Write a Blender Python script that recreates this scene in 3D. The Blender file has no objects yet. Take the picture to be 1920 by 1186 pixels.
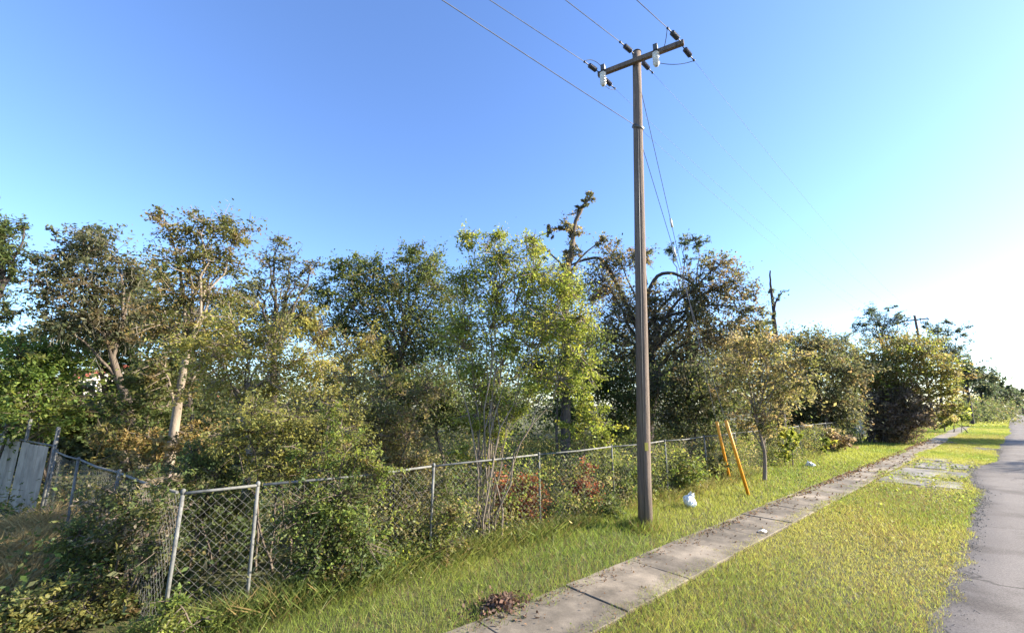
import bpy, math, random
import numpy as np
from mathutils import Vector, Matrix
random.seed(7); rng = np.random.default_rng(7)
R = math.radians
scene = bpy.context.scene
col = scene.collection

# ------------------------------------------------------------------ camera
CAMH, YAW, PITCH, FPX = 2.5, R(49), R(11.7), 800.0
FW = np.array([-math.sin(YAW)*math.cos(PITCH), math.cos(YAW)*math.cos(PITCH), math.sin(PITCH)])
RT = np.array([math.cos(YAW), math.sin(YAW), 0.0]); UP = np.cross(RT, FW)
cd = bpy.data.cameras.new('camera'); cam = bpy.data.objects.new('camera', cd); col.objects.link(cam)
cd.sensor_fit = 'HORIZONTAL'; cd.angle = 2*math.atan(960/FPX); cd.clip_start = .05; cd.clip_end = 3000
cam.matrix_world = Matrix(((RT[0], UP[0], -FW[0], 0), (RT[1], UP[1], -FW[1], 0), (RT[2], UP[2], -FW[2], CAMH), (0, 0, 0, 1)))
scene.camera = cam
# ------------------------------------------------------------------ sky, sun, exposure
SUN_EL, SUN_AZ = R(25), R(-38)             # azimuth measured from +Y towards -X
w = bpy.data.worlds.new('World'); scene.world = w; w.use_nodes = True
nt = w.node_tree; nt.nodes.clear()
sky = nt.nodes.new('ShaderNodeTexSky'); sky.sky_type = 'NISHITA'; sky.sun_disc = False
sky.sun_elevation = SUN_EL; sky.sun_rotation = -SUN_AZ
sky.air_density = 1.0; sky.dust_density = 0.35; sky.ozone_density = 5
hs = nt.nodes.new('ShaderNodeHueSaturation'); hs.inputs['Saturation'].default_value = 1.03; hs.inputs['Hue'].default_value = .507
bg = nt.nodes.new('ShaderNodeBackground'); bg.inputs['Strength'].default_value = .102
wo = nt.nodes.new('ShaderNodeOutputWorld')
nt.links.new(sky.outputs[0], hs.inputs['Color']); nt.links.new(hs.outputs[0], bg.inputs['Color']); nt.links.new(bg.outputs[0], wo.inputs[0])
sd = bpy.data.lights.new('sun', 'SUN'); sd.energy = 4.5; sd.angle = R(.55); sd.color = (1, .9, .74)
sun = bpy.data.objects.new('sun', sd); col.objects.link(sun)
SDIR = Vector((-math.sin(SUN_AZ)*math.cos(SUN_EL), math.cos(SUN_AZ)*math.cos(SUN_EL), math.sin(SUN_EL)))
sun.rotation_euler = (-SDIR).to_track_quat('-Z', 'Y').to_euler(); sun.location = (0, 0, 30)
scene.view_settings.view_transform = 'Standard'; scene.view_settings.look = 'None'
scene.view_settings.exposure = 1.96; scene.view_settings.gamma = 1; scene.view_settings.use_curve_mapping = False
scene.cycles.max_bounces = 8; scene.cycles.transparent_max_bounces = 8

# ------------------------------------------------------------------ pixel helpers (photo pixels, 1920 x 1186)
CAM = np.array([0, 0, CAMH])
def ray(px, py):
    d = FW*FPX + RT*(px-960) - UP*(py-593); return d/np.linalg.norm(d)
def P(px, py, D):                       # the point on that ray at horizontal distance D
    d = ray(px, py); return CAM + d*(D/math.hypot(d[0], d[1]))
def G(px, py):                          # the point where that ray meets the ground
    d = ray(px, py); return CAM + d*(-CAMH/d[2])
def pxm(p, r): return r*float((p-CAM)@FW)/FPX     # pixels to metres at point p

# ------------------------------------------------------------------ object helpers
def tag(o, label=None, cat=None, group=None, kind=None):
    for k, v in (('label', label), ('category', cat), ('group', group), ('kind', kind)):
        if v: o[k] = v
    return o
def link(name, data, parent=None):
    o = bpy.data.objects.new(name, data); col.objects.link(o)
    if parent: o.parent = parent
    return o
def empty(name, loc, rz=0):
    o = link(name, None); o.location = loc; o.rotation_euler.z = rz; o.empty_display_size = .2; return o
def mesh_np(name, V, F, mat, C=None, smooth=False):
    """V (n,3), F (m,k) all faces of k corners, C (n,3) colour per vertex"""
    V = np.asarray(V, np.float32); F = np.asarray(F, np.int32); k = F.shape[1]; m = len(F)
    me = bpy.data.meshes.new(name); me.vertices.add(len(V)); me.vertices.foreach_set('co', V.ravel())
    me.loops.add(m*k); me.loops.foreach_set('vertex_index', F.ravel())
    me.polygons.add(m); me.polygons.foreach_set('loop_start', np.arange(0, m*k, k, dtype=np.int32))
    try: me.polygons.foreach_set('loop_total', np.full(m, k, np.int32))
    except Exception: pass
    if smooth: me.polygons.foreach_set('use_smooth', np.ones(m, bool))
    me.update(calc_edges=True)
    if C is not None:
        a = me.color_attributes.new('Col', 'FLOAT_COLOR', 'POINT')
        a.data.foreach_set('color', np.hstack([C, np.ones((len(C), 1))]).astype(np.float32).ravel())
    me.materials.append(mat); return me
class MB:
    """collects solids of one part"""
    def __init__(s): s.v = []; s.f = []; s.n = 0
    def add(s, V, F):
        V = np.asarray(V, float); s.v.append(V); s.f += [tuple(i+s.n for i in f) for f in F]; s.n += len(V); return s
    def box(s, c, d, rot=None):
        x, y, z = [a/2 for a in d]
        V = np.array([(-x,-y,-z),(x,-y,-z),(x,y,-z),(-x,y,-z),(-x,-y,z),(x,-y,z),(x,y,z),(-x,y,z)])
        if rot is not None: V = V@np.array(rot).T
        return s.add(V+np.array(c), [(3,2,1,0),(4,5,6,7),(0,1,5,4),(1,2,6,5),(2,3,7,6),(3,0,4,7)])
    def tube(s, pts, rad, n=8, caps=True):
        V, F = tube_arr(np.asarray(pts, float), rad, n); F = [tuple(f) for f in F]
        if caps:
            L = len(V); F += [tuple(range(n))[::-1], tuple(range(L-n, L))]
        return s.add(V, F)
    def build(s, name, mat, parent=None, smooth=True, bevel=0):
        me = bpy.data.meshes.new(name); me.from_pydata(np.vstack(s.v).tolist(), [], s.f); me.update()
        if smooth: me.polygons.foreach_set('use_smooth', [len(p.vertices) == 4 for p in me.polygons])
        me.materials.append(mat); o = link(name, me, parent)
        if bevel:
            b = o.modifiers.new('bevel', 'BEVEL'); b.width = bevel; b.segments = 2; b.limit_method = 'ANGLE'
        return o
def tube_arr(pts, rad, n):
    k = len(pts); rad = np.broadcast_to(np.asarray(rad, float), (k,)) if np.ndim(rad) == 0 else np.asarray(rad, float)
    T = np.gradient(pts, axis=0); T /= np.linalg.norm(T, axis=1)[:, None]+1e-9
    ref = np.array([0, 0, 1.]) if abs(T[:, 2]).mean() < .9 else np.array([1., 0, 0])
    A = np.cross(T, ref); A /= np.linalg.norm(A, axis=1)[:, None]+1e-9; B = np.cross(T, A)
    th = np.arange(n)*2*math.pi/n
    V = pts[:, None]+rad[:, None, None]*(np.cos(th)[None, :, None]*A[:, None]+np.sin(th)[None, :, None]*B[:, None])
    i = np.arange(k-1)[:, None]*n; j = np.arange(n)[None]; j2 = (j+1) % n
    F = np.stack([i+j, i+j2, i+n+j2, i+n+j], -1).reshape(-1, 4)
    return V.reshape(-1, 3), F
class TB:
    """collects many tubes into quads"""
    def __init__(s): s.v = []; s.f = []; s.n = 0
    def tube(s, pts, rad, n=5):
        V, F = tube_arr(np.asarray(pts, float), rad, n); s.v.append(V); s.f.append(F+s.n); s.n += len(V)
    def mesh(s, name, mat): return mesh_np(name, np.vstack(s.v), np.vstack(s.f), mat, smooth=True)

# ------------------------------------------------------------------ materials
def newmat(name):
    m = bpy.data.materials.new(name); m.use_nodes = True; n = m.node_tree; b = n.nodes['Principled BSDF']; return m, n, b
def noise(n, scale, detail=6, rough=.6, co=None):
    t = n.nodes.new('ShaderNodeTexNoise'); t.inputs['Scale'].default_value = scale; t.inputs['Detail'].default_value = detail; t.inputs['Roughness'].default_value = rough
    if co: n.links.new(co, t.inputs['Vector'])
    return t.outputs['Fac']
def ramp(n, fac, stops):
    r = n.nodes.new('ShaderNodeValToRGB'); e = r.color_ramp.elements
    while len(e) < len(stops): e.new(.5)
    for x, (p, c) in zip(e, stops): x.position = p; x.color = (*c, 1) if len(c) == 3 else c
    n.links.new(fac, r.inputs[0]); return r.outputs[0]
def mix(n, a, b, fac, mode='MIX'):
    m = n.nodes.new('ShaderNodeMix'); m.data_type = 'RGBA'; m.blend_type = mode
    for s, v in ((m.inputs[0], fac), (m.inputs[6], a), (m.inputs[7], b)):
        if isinstance(v, (int, float)): s.default_value = v
        elif isinstance(v, tuple): s.default_value = (*v, 1)
        else: n.links.new(v, s)
    return m.outputs[2]
def bump(n, b, h, s=.3, d=.02):
    u = n.nodes.new('ShaderNodeBump'); u.inputs['Strength'].default_value = s; u.inputs['Distance'].default_value = d
    n.links.new(h, u.inputs['Height']); n.links.new(u.outputs[0], b.inputs['Normal'])
def objco(n): return n.nodes.new('ShaderNodeTexCoord').outputs['Object']
def worldco(n): return n.nodes.new('ShaderNodeNewGeometry').outputs['Position']
def plain(name, c, rough=.6, metal=0, var=.25, scale=8):
    m, n, b = newmat(name); co = objco(n)
    n.links.new(ramp(n, noise(n, scale, co=co), [(.3, tuple(x*(1-var) for x in c)), (.7, tuple(min(1, x*(1+var)) for x in c))]), b.inputs['Base Color'])
    b.inputs['Roughness'].default_value = rough; b.inputs['Metallic'].default_value = metal
    bump(n, b, noise(n, scale*6, co=co), .15, .005); return m
def leafmat(name, trans=.45, rough=.55, tint=(1.2, 1.15, .8)):
    m, n, b = newmat(name); a = n.nodes.new('ShaderNodeVertexColor'); a.layer_name = 'Col'
    n.links.new(a.outputs[0], b.inputs['Base Color']); b.inputs['Roughness'].default_value = rough
    b.inputs['Specular IOR Level'].default_value = .3
    t = n.nodes.new('ShaderNodeBsdfTranslucent'); n.links.new(mix(n, a.outputs[0], tint, 1.0, 'MULTIPLY'), t.inputs[0])
    ms = n.nodes.new('ShaderNodeMixShader'); ms.inputs[0].default_value = trans
    n.links.new(b.outputs[0], ms.inputs[1]); n.links.new(t.outputs[0], ms.inputs[2])
    n.links.new(ms.outputs[0], n.nodes['Material Output'].inputs[0]); return m
LEAF = leafmat('leaf', .58); GRASS = leafmat('grass_blade', .5, .5, (1.15, 1.15, .95))
DRYLEAF = leafmat('dry_leaf', .25, .8, (1.1, 1, .8))
def barkmat(name, c, scale=9, zs=.18):
    m, n, b = newmat(name); co = objco(n); mp = n.nodes.new('ShaderNodeMapping'); mp.inputs['Scale'].default_value = (1, 1, zs)
    n.links.new(co, mp.inputs['Vector']); f = noise(n, scale, 8, .7, mp.outputs[0])
    n.links.new(ramp(n, f, [(.3, tuple(x*.45 for x in c)), (.55, c), (.75, tuple(x*1.4 for x in c))]), b.inputs['Base Color'])
    b.inputs['Roughness'].default_value = .9; bump(n, b, f, .8, .03); return m
BARK = barkmat('bark_brown', (.13, .1, .075)); BARKPALE = barkmat('bark_pale', (.25, .2, .15)); BARKSTEM = barkmat('bark_grey_stem', (.24, .19, .14)); BARKDK = barkmat('bark_dark', (.065, .05, .042))
POLEWOOD = barkmat('pole_wood', (.175, .13, .1), 26, .04)
STEEL = plain('galvanised_steel', (.14, .14, .13), .8, .1, .5); MESHW = plain('chain_wire', (.22, .215, .2), .7, .2, .3, 3); STEELDK = plain('dark_steel', (.1, .1, .1), .5, .4)
RUBBER = plain('insulator_polymer', (.035, .035, .05), .5); PORC = plain('porcelain', (.62, .6, .56), .25)
ORANGE = plain('orange_plastic', (.9, .36, .03), .5, 0, .15, 20); WIRE = plain('aluminium_wire', (.13, .14, .17), 1, 0); WIRE.node_tree.nodes['Principled BSDF'].inputs['Specular IOR Level'].default_value = 0
YELLOWTAG = plain('yellow_tag', (.7, .52, .08), .6); WHITEP = plain('white_plastic', (.82, .82, .82), .45, 0, .06)
SIGNM = plain('pale_board', (.72, .68, .58), .6, 0, .12)

def groundmat():
    m, n, b = newmat('soil_and_turf'); co = worldco(n)
    a = ramp(n, noise(n, .7, 8, .65, co), [(.35, (.05, .06, .018)), (.5, (.085, .085, .025)), (.68, (.12, .085, .045))])
    f = noise(n, 22, 6, .7, co)
    n.links.new(mix(n, a, ramp(n, f, [(.3, (.45, .45, .45)), (.7, (1.3, 1.3, 1.3))]), 1.0, 'MULTIPLY'), b.inputs['Base Color'])
    b.inputs['Roughness'].default_value = .95; bump(n, b, f, .6, .04); return m
def roadmat():
    m, n, b = newmat('old_asphalt'); co = worldco(n)
    base = ramp(n, noise(n, .35, 6, .6, co), [(.3, (.165, .148, .135)), (.7, (.215, .195, .178))])
    grit = noise(n, 160, 3, .7, co)
    c1 = mix(n, base, ramp(n, grit, [(.3, (.62, .62, .62)), (.7, (1.35, 1.35, 1.35))]), 1.0, 'MULTIPLY')
    # cracks: edges of distorted cells
    dist = n.nodes.new('ShaderNodeTexNoise'); dist.inputs['Scale'].default_value = 1.3; dist.inputs['Detail'].default_value = 5; n.links.new(co, dist.inputs['Vector'])
    add = n.nodes.new('ShaderNodeVectorMath'); add.operation = 'MULTIPLY_ADD'; add.inputs[1].default_value = (.9, .9, .9); n.links.new(dist.outputs['Color'], add.inputs[0]); n.links.new(co, add.inputs[2])
    v = n.nodes.new('ShaderNodeTexVoronoi'); v.feature = 'DISTANCE_TO_EDGE'; v.inputs['Scale'].default_value = .42; n.links.new(add.outputs[0], v.inputs['Vector'])
    ck = ramp(n, v.outputs['Distance'], [(.0, (.45, .45, .45)), (.014, (1, 1, 1))])
    msk = ramp(n, noise(n, .5, 3, .5, co), [(.42, (0, 0, 0)), (.52, (1, 1, 1))])
    c2 = mix(n, c1, mix(n, c1, ck, 1.0, 'MULTIPLY'), msk)
    gm = noise(n, 38, 4, .75, co); c2 = mix(n, c2, ramp(n, gm, [(.32, (.6, .6, .6)), (.5, (1, 1, 1)), (.72, (1.4, 1.38, 1.33))]), .8, 'MULTIPLY')
    st = ramp(n, noise(n, .8, 6, .6, co), [(.5, (1, 1, 1)), (.66, (.6, .59, .58))])
    n.links.new(mix(n, c2, st, .8, 'MULTIPLY'), b.inputs['Base Color'])
    b.inputs['Roughness'].default_value = .92; b.inputs['Specular IOR Level'].default_value = .12; bump(n, b, grit, .5, .006); return m
def concmat(name, c, stain):
    m, n, b = newmat(name); co = worldco(n)
    oi = n.nodes.new('ShaderNodeObjectInfo')
    s = ramp(n, noise(n, 1.1, 8, .68, co), [(.4, stain), (.52, tuple(.55*x+.45*y for x, y in zip(c, stain))), (.6, c), (.72, tuple(x*1.3 for x in c))])
    g = noise(n, 90, 4, .7, co)
    k = mix(n, s, ramp(n, g, [(.3, (.7, .7, .7)), (.7, (1.2, 1.2, 1.2))]), 1.0, 'MULTIPLY')
    rv = ramp(n, oi.outputs['Random'], [(0, (.72, .72, .72)), (1, (1.15, 1.13, 1.1))])
    n.links.new(mix(n, k, rv, 1.0, 'MULTIPLY'), b.inputs['Base Color']); b.inputs['Roughness'].default_value = .88; bump(n, b, g, .4, .006); return m
GROUND = groundmat(); ASPH = roadmat(); CONC = concmat('weathered_concrete', (.28, .235, .18), (.11, .092, .07)); CONCP = concmat('pale_concrete', (.25, .235, .215), (.1, .095, .085))
DIRT = plain('dirt', (.11, .085, .055), .95, 0, .35, 3)

# ------------------------------------------------------------------ noise on the plane
_k = rng.normal(size=(14, 2))*np.geomspace(.25, 3.2, 14)[:, None]; _p = rng.uniform(0, 6.28, 14); _a = np.geomspace(1, .35, 14)
def fn(x, y, s=1.0, o=0.0):
    x = np.asarray(x, float)*s; y = np.asarray(y, float)*s
    return sum(_a[i]*np.sin(_k[i, 0]*x+_k[i, 1]*y+_p[i]+o*(i+1)) for i in range(14))/3.2

# ------------------------------------------------------------------ ground, road, sidewalk, driveway
tag(link('ground', mesh_np('ground', [(-430, -200, 0), (430, -200, 0), (430, 660, 0), (-430, 660, 0)], [(0, 1, 2, 3)], GROUND)), kind='structure')
def road_edge(y):
    y = np.asarray(y, float)
    b = -1.0-.52*np.exp(-((y-24.5)/4.2)**4)+.25*np.clip((y-30)/30, 0, 1)
    return b+.05*fn(y*1.9, y*0, 1)+.05*fn(y*7, y*0, 1)+.03*fn(y*17, y*0, 1, 3)
ys = np.concatenate([np.arange(-60, 0, 1.), np.arange(0, 40, .2), np.arange(40, 90, 1.), np.arange(90, 655, 20.)])
V = []; F = []
for i, y in enumerate(ys):
    V += [(float(road_edge(y))-.04, y, -.01), (float(road_edge(y)), y, .018), (float(road_edge(y))+.6, y, .03), (2.6, y, .05), (6.4, y, .018)]
    if i: a = (i-1)*5; F += [(a+j, a+j+1, a+j+6, a+j+5) for j in range(4)]
tag(link('road', mesh_np('road', V, F, ASPH)), kind='structure')

def SWX(y): return -3.98+.0*y               # centre line of the sidewalk
sw = tag(link('sidewalk', mesh_np('sidewalk_bed', [(-4.52, -12, .022), (-3.44, -12, .022), (-3.44, 72, .022), (-4.52, 72, .022)], [(0, 1, 2, 3)], DIRT)), kind='structure')
def slab_mesh(name, w, l, h, seed, mat, brk=0.06):
    r = np.random.default_rng(seed); out = []
    n = 9
    for (ax, ay, bx, by) in ((-1,-1,1,-1),(1,-1,1,1),(1,1,-1,1),(-1,1,-1,-1)):
        for k in range(n):
            t = k/n; x = (ax+(bx-ax)*t)*w/2; y = (ay+(by-ay)*t)*l/2
            inx = r.uniform(0, brk)*(r.random() < .55) ; out.append((x*(1-inx/w), y*(1-inx*.5/l)))
    N = len(out); V = [(x, y, -h) for x, y in out]+[(x, y, -.006) for x, y in out]+[(x*.985, y*.99, 0) for x, y in out]
    F = [tuple(range(2*N, 3*N))]
    for k in range(N):
        k2 = (k+1) % N; F += [(k, k2, N+k2, N+k), (N+k, N+k2, 2*N+k2, 2*N+k)]
    me = bpy.data.meshes.new(name); me.from_pydata(V, [], F); me.materials.append(mat); me.update(); return me
SL = [slab_mesh('slab', 1.04, 1.508, .1, s, CONC, .03) for s in range(6)]
y = -11.0; i = 0
while y < 70:
    o = link('slab', SL[i % 6], sw); o.location = (SWX(y)+random.uniform(-.02, .02), y, .038+random.uniform(-.006, .012))
    o.rotation_euler = (R(random.uniform(-.3, .3)), R(random.uniform(-.5, .5)), R(random.uniform(-.25, .25))+(math.pi if random.random() < .5 else 0))
    y += 1.512; i += 1
dw = tag(link('driveway', mesh_np('driveway_bed', [(-3.38, 18.6, .006), (-1.2, 18.6, .006), (-1.2, 31, .006), (-3.38, 31, .006)], [(0, 1, 2, 3)], DIRT)), kind='structure')
for k, (x, y, a, b) in enumerate([(-2.72, 20.1, 1.32, 2.0), (-1.72, 19.9, .66, 1.6), (-2.74, 22.6, 1.3, 2.6), (-1.78, 22.5, .62, 2.3), (-2.62, 25.6, 1.0, 2.5), (-1.82, 26.0, .6, 2.0), (-2.7, 28.8, .8, 2.0)]):
    o = link('slab', slab_mesh('broken_slab', a, b, .1, 40+k, CONCP, .3), dw); o.location = (x, y, .03); o.rotation_euler = (R(random.uniform(-.4, .4)), R(random.uniform(-.6, .6)), R(random.uniform(-6, 6)))

# ------------------------------------------------------------------ foliage
def unit(n):
    v = rng.normal(size=(n, 3)); return v/np.linalg.norm(v, axis=1)[:, None]
def leaf_arr(Cn, L, colr, wr=.5, up=.35, droop=0.0):
    n = len(Cn); a = unit(n); a[:, 2] = a[:, 2]*.75-droop; a /= np.linalg.norm(a, axis=1)[:, None]
    nn = unit(n); nn[:, 2] += up*np.sign(nn[:, 2]); b = np.cross(nn, a); b /= np.linalg.norm(b, axis=1)[:, None]+1e-9
    L = (L*rng.uniform(.6, 1.35, n))[:, None]; W = L*wr
    c = np.cross(a, b)*L*.12
    V = np.stack([Cn-a*L*.5, Cn+b*W*.5+c, Cn+a*L*.5, Cn-b*W*.5+c], 1).reshape(-1, 3)
    F = np.arange(4*n).reshape(-1, 4); return V, F, np.repeat(colr, 4, 0)
def palcol(pal, n, cl):
    """pal: list of (weight, rgb); cl: clump number of each leaf; mixes a clump hue with a leaf hue"""
    wts = np.array([p[0] for p in pal], float); wts /= wts.sum(); cs = np.array([p[1] for p in pal])
    k = int(cl.max())+1 if len(cl) else 1
    cc = cs[rng.choice(len(cs), k, p=wts)]; lc = cs[rng.choice(len(cs), n, p=wts)]
    return 1.75*(cc[cl]*.65+lc*.35)*rng.uniform(.7, 1.3, (n, 1))*rng.uniform(.82, 1.2, (k, 1))[cl]
def bez(a, b, c, n):
    t = np.linspace(0, 1, n)[:, None]; return (1-t)**2*a+2*t*(1-t)*b+t*t*c
GR, GD, LS = 1.12, .82, .86
def grow(name, label, cat, lobes, pal, D, base=None, dens=1.0, tr=.12, lk=.008, stems=1, bark=None, group=None, flat=.85, fork=.45,
         moss=0, mosscol=(.15, .14, .1), cs=.2, twig=.008, per=36, wr=.5, spread=.25, lmin=.045, trunkname='trunk', crownname='crown', bend=.12, bare=0.0, up=.35, path=None, limbs=()):
    """a tree or shrub: lobes are (px, py, r_px[, depth offset]) of its crown in the photo at horizontal distance D"""
    bark = bark or BARK
    Cs = []; Rs = []
    for lb in lobes:
        p = P(lb[0], lb[1], D+(lb[3] if len(lb) > 3 else 0)); Cs.append(p); Rs.append(pxm(p, lb[2])*GR)
    Cs = np.array(Cs); Rs = np.array(Rs); cen = Cs.mean(0)
    if base is None: base = (cen[0], cen[1])
    base = np.array([base[0], base[1], 0.0])
    root = empty(name, base.tolist()); tag(root, label, cat, group)
    tb = TB(); zmin = max(.12, (Cs[:, 2]-Rs).min())
    LP = []; 
    if stems == 1:
        fz = max(.25, cen[2]*fork); fp = np.array([base[0]+(cen[0]-base[0])*.35, base[1]+(cen[1]-base[1])*.35, fz])
        m = (base+fp)/2+rng.normal(size=3)*tr*np.array([.8, .8, 0]); tp = bez(base-[0, 0, .15], m, fp, 7)
        top = Cs[np.argmax(Cs[:, 2])]; fp2 = fp+(top-fp)*.45
        tp2 = bez(fp, (fp+fp2)/2+rng.normal(size=3)*tr*1.3, fp2, 6)
        tb.tube(np.vstack([tp, tp2[1:]]), np.concatenate([np.linspace(tr*1.25, tr*.85, 7), np.linspace(tr*.8, tr*.4, 5)]), 8)
        full = np.vstack([tp[3:], tp2[1:]])
        if path:
            pp = np.array([P(a, b_, D) for a, b_ in path]); pp[0, 2] = -.1; t0 = np.linspace(0, 1, len(pp)); t1 = np.linspace(0, 1, 26)
            pp = np.stack([np.interp(t1, t0, pp[:, k]) for k in range(3)], 1); pp[1:-1] = (pp[:-2]+2*pp[1:-1]+pp[2:])/4; pp[2:] += rng.normal(size=(24, 3))*tr*.12
            tb = TB(); tb.tube(pp, np.linspace(tr*1.2, tr*.22, 26)*rng.uniform(.96, 1.05, 26), 8); full = pp[8:]; base[:2] = pp[0, :2]; root.location = base.tolist()
    for lm in limbs:
        pp = np.array([P(a, b_, D) for a, b_ in lm]); t0 = np.linspace(0, 1, len(pp)); t1 = np.linspace(0, 1, 16); pp = np.stack([np.interp(t1, t0, pp[:, k]) for k in range(3)], 1); pp[1:-1] = (pp[:-2]+2*pp[1:-1]+pp[2:])/4
        tb.tube(pp, np.linspace(tr*.55, tr*.2, 16), 7)
    for k, (c, r) in enumerate(zip(Cs, Rs)):
        if stems == 1:
            cand = full[full[:, 2] < c[2]-.15*r] if (full[:, 2] < c[2]-.15*r).any() else full[:1]
            s = cand[rng.integers(max(0, len(cand)-4), len(cand))]; r0 = tr*.42
        else:
            ang = rng.uniform(0, 6.28); s = base+np.array([math.cos(ang), math.sin(ang), 0])*spread*rng.uniform(.2, 1); s[2] = -.05; r0 = tr*rng.uniform(.6, 1.1)
        e = c+np.array([0, 0, .3*r]); dd = np.linalg.norm(e-s)
        mid = (s+e)/2+np.array([0, 0, bend*dd])+rng.normal(size=3)*dd*.09
        if stems > 1: mid = s*.8+e*.2+np.array([0, 0, .3*dd])+rng.normal(size=3)*dd*.03
        pts = bez(s, mid, e, 9); pts[1:-1] += rng.normal(size=(7, 3))*dd*.012
        tb.tube(pts, np.linspace(r0, max(.006, r0*.2), 9), 5 if r0 > .03 else 4); LP.append(pts[3:])
    Lf = max(lmin, lk*D)*LS; VV = []; cls = []; nb = 0
    for k, (c, r) in enumerate(zip(Cs, Rs)):
        n = int(45*GD*dens*(r/Lf)**2*(.25/(wr*.5))); nc = max(3, n//per)
        q = unit(nc)*(rng.uniform(0, 1, nc)**(1/2.1)*np.where(rng.random(nc) < .14, rng.uniform(1.1, 1.4, nc), 1))[:, None]*r; q[:, 2] *= flat; q += c; q[:, 2] = np.maximum(q[:, 2], .12)
        sg = np.maximum(cs*r*rng.uniform(.5, 1.3, nc), .05)
        idx = rng.integers(0, nc, n); ax = (q-c)/r+unit(nc)*.6+[0, 0, .15]; ax /= np.linalg.norm(ax, axis=1)[:, None]; pos = q[idx]+rng.normal(size=(n, 3))*sg[idx][:, None]*np.array([.62, .62, .42])+ax[idx]*(rng.normal(size=n)*sg[idx]*1.35)[:, None]
        pos[:, 2] = np.maximum(pos[:, 2], .03+rng.uniform(0, .1, n)); VV.append(pos); cls.append(idx+nb); nb += nc
        if twig:
            lp = LP[k]
            for t in range(nc):
                if t % 2 and nc >= 90 and ((q[t]-c)**2).sum() < (.85*r)**2: continue
                d2 = ((lp-q[t])**2).sum(1); s = lp[np.argmin(d2)] if rng.random() < .88 else lp[rng.integers(len(lp)//2, len(lp))]
                m = (s+q[t])/2+rng.normal(size=3)*.08*r+[0, 0, .06*r]
                tb.tube(bez(s, m, q[t]+ax[t]*sg[t]*1.6, 5), [twig*1.6, twig*1.4, twig*1.2, twig*.9, twig*.5], 3)
        for t in range(int(bare*nc)):
            s = q[rng.integers(0, nc)]; d = unit(1)[0]; d[2] = abs(d[2]); tb.tube(bez(s, s+d*r*.3+rng.normal(size=3)*.05*r, s+d*r*.6, 4), [twig*1.3, twig, twig*.7, twig*.4], 3)
    off = -base; t = link(trunkname, tb.mesh(trunkname, bark), root); t.location = off.tolist()
    pos = np.vstack(VV); cl = np.concatenate(cls); V, F, C = leaf_arr(pos, Lf, palcol(pal, len(pos), cl), wr, up)
    o = link(crownname, mesh_np(crownname, V, F, LEAF, C), root); o.location = off.tolist()
    if moss:
        i = rng.integers(0, len(pos), moss); L = rng.uniform(.25, .8, moss); st = pos[i]-np.array([0, 0, .1]); ms = 8; VVm = []
        for s in range(ms):
            p = st+rng.normal(size=(moss, 3))*.12; p[:, 2] -= L*.5*rng.uniform(.3, 1.2, moss); VVm.append(p)
        pm = np.vstack(VVm); V, F, C = leaf_arr(pm, np.full(len(pm), .26), np.tile(mosscol, (len(pm), 1))*rng.uniform(.6, 1.3, (len(pm), 1)), .07, .1, 2.2)
        o = link('hanging_moss', mesh_np('hanging_moss', V, F, DRYLEAF, C), root); o.location = off.tolist(); o['kind'] = 'stuff'
    return root
def mass(name, pts, r, n, L, pal, label=None, cat=None, wr=.5, mat=None, droop=0, zmin=.02, up=.35):
    """a leafy mass nobody could count: n leaves round the points pts with spread r"""
    pts = np.asarray(pts, float); r = np.broadcast_to(np.asarray(r, float), (len(pts),)); idx = rng.integers(0, len(pts), n)
    pos = pts[idx]+rng.normal(size=(n, 3))*r[idx][:, None]*np.array([1, 1, .7]); pos[:, 2] = np.maximum(pos[:, 2], zmin+rng.uniform(0, .12, n))
    V, F, C = leaf_arr(pos, np.full(n, L), palcol(pal, n, idx), wr, up, droop)
    return tag(link(name, mesh_np(name, V, F, mat or LEAF, C)), label, cat, kind='stuff')

# leaf colours (linear albedo)
OLIVE = [(3, (.085, .095, .032)), (2, (.12, .115, .04)), (1, (.15, .1, .05)), (1, (.05, .065, .025))]
GREYG = [(3, (.075, .085, .045)), (2, (.11, .11, .065)), (1, (.14, .1, .06)), (1, (.045, .06, .035))]
DARKG = [(3, (.055, .08, .03)), (2, (.075, .1, .036)), (1, (.09, .1, .035)), (.5, (.1, .07, .035))]
MIDG = [(3, (.085, .13, .032)), (2, (.12, .15, .04)), (1, (.16, .16, .045)), (1, (.05, .08, .024))]
YELL = [(3, (.22, .205, .06)), (2, (.18, .18, .055)), (2, (.12, .135, .045)), (1, (.29, .24, .07))]
YGRN = [(3, (.17, .2, .04)), (2, (.12, .16, .035)), (2, (.22, .21, .045)), (1, (.08, .11, .03))]
BEIGE = [(3, (.22, .18, .1)), (2, (.16, .15, .07)), (2, (.27, .2, .12)), (1, (.1, .11, .045))]
RUST = [(3, (.24, .075, .04)), (2, (.17, .06, .035)), (1, (.3, .12, .06)), (1, (.1, .07, .03))]
PURP = [(3, (.2, .15, .125)), (2, (.15, .12, .1)), (1, (.22, .18, .11)), (1, (.06, .07, .035))]
BLUEG = [(3, (.045, .065, .045)), (2, (.06, .08, .055)), (1, (.085, .09, .06))]
GOLD = [(3, (.24, .17, .07)), (2, (.2, .14, .055)), (1, (.2, .15, .05))]

FENCE = lambda y: -6.437-.0206*y        # x of the street fence at y
def fenceD(px, extra=0):
    d = ray(px, 757); t = 1.0; 
    a = d[0]/d[1]; y = -6.437/(a+.0206); return math.hypot(FENCE(y), y)+extra

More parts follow.
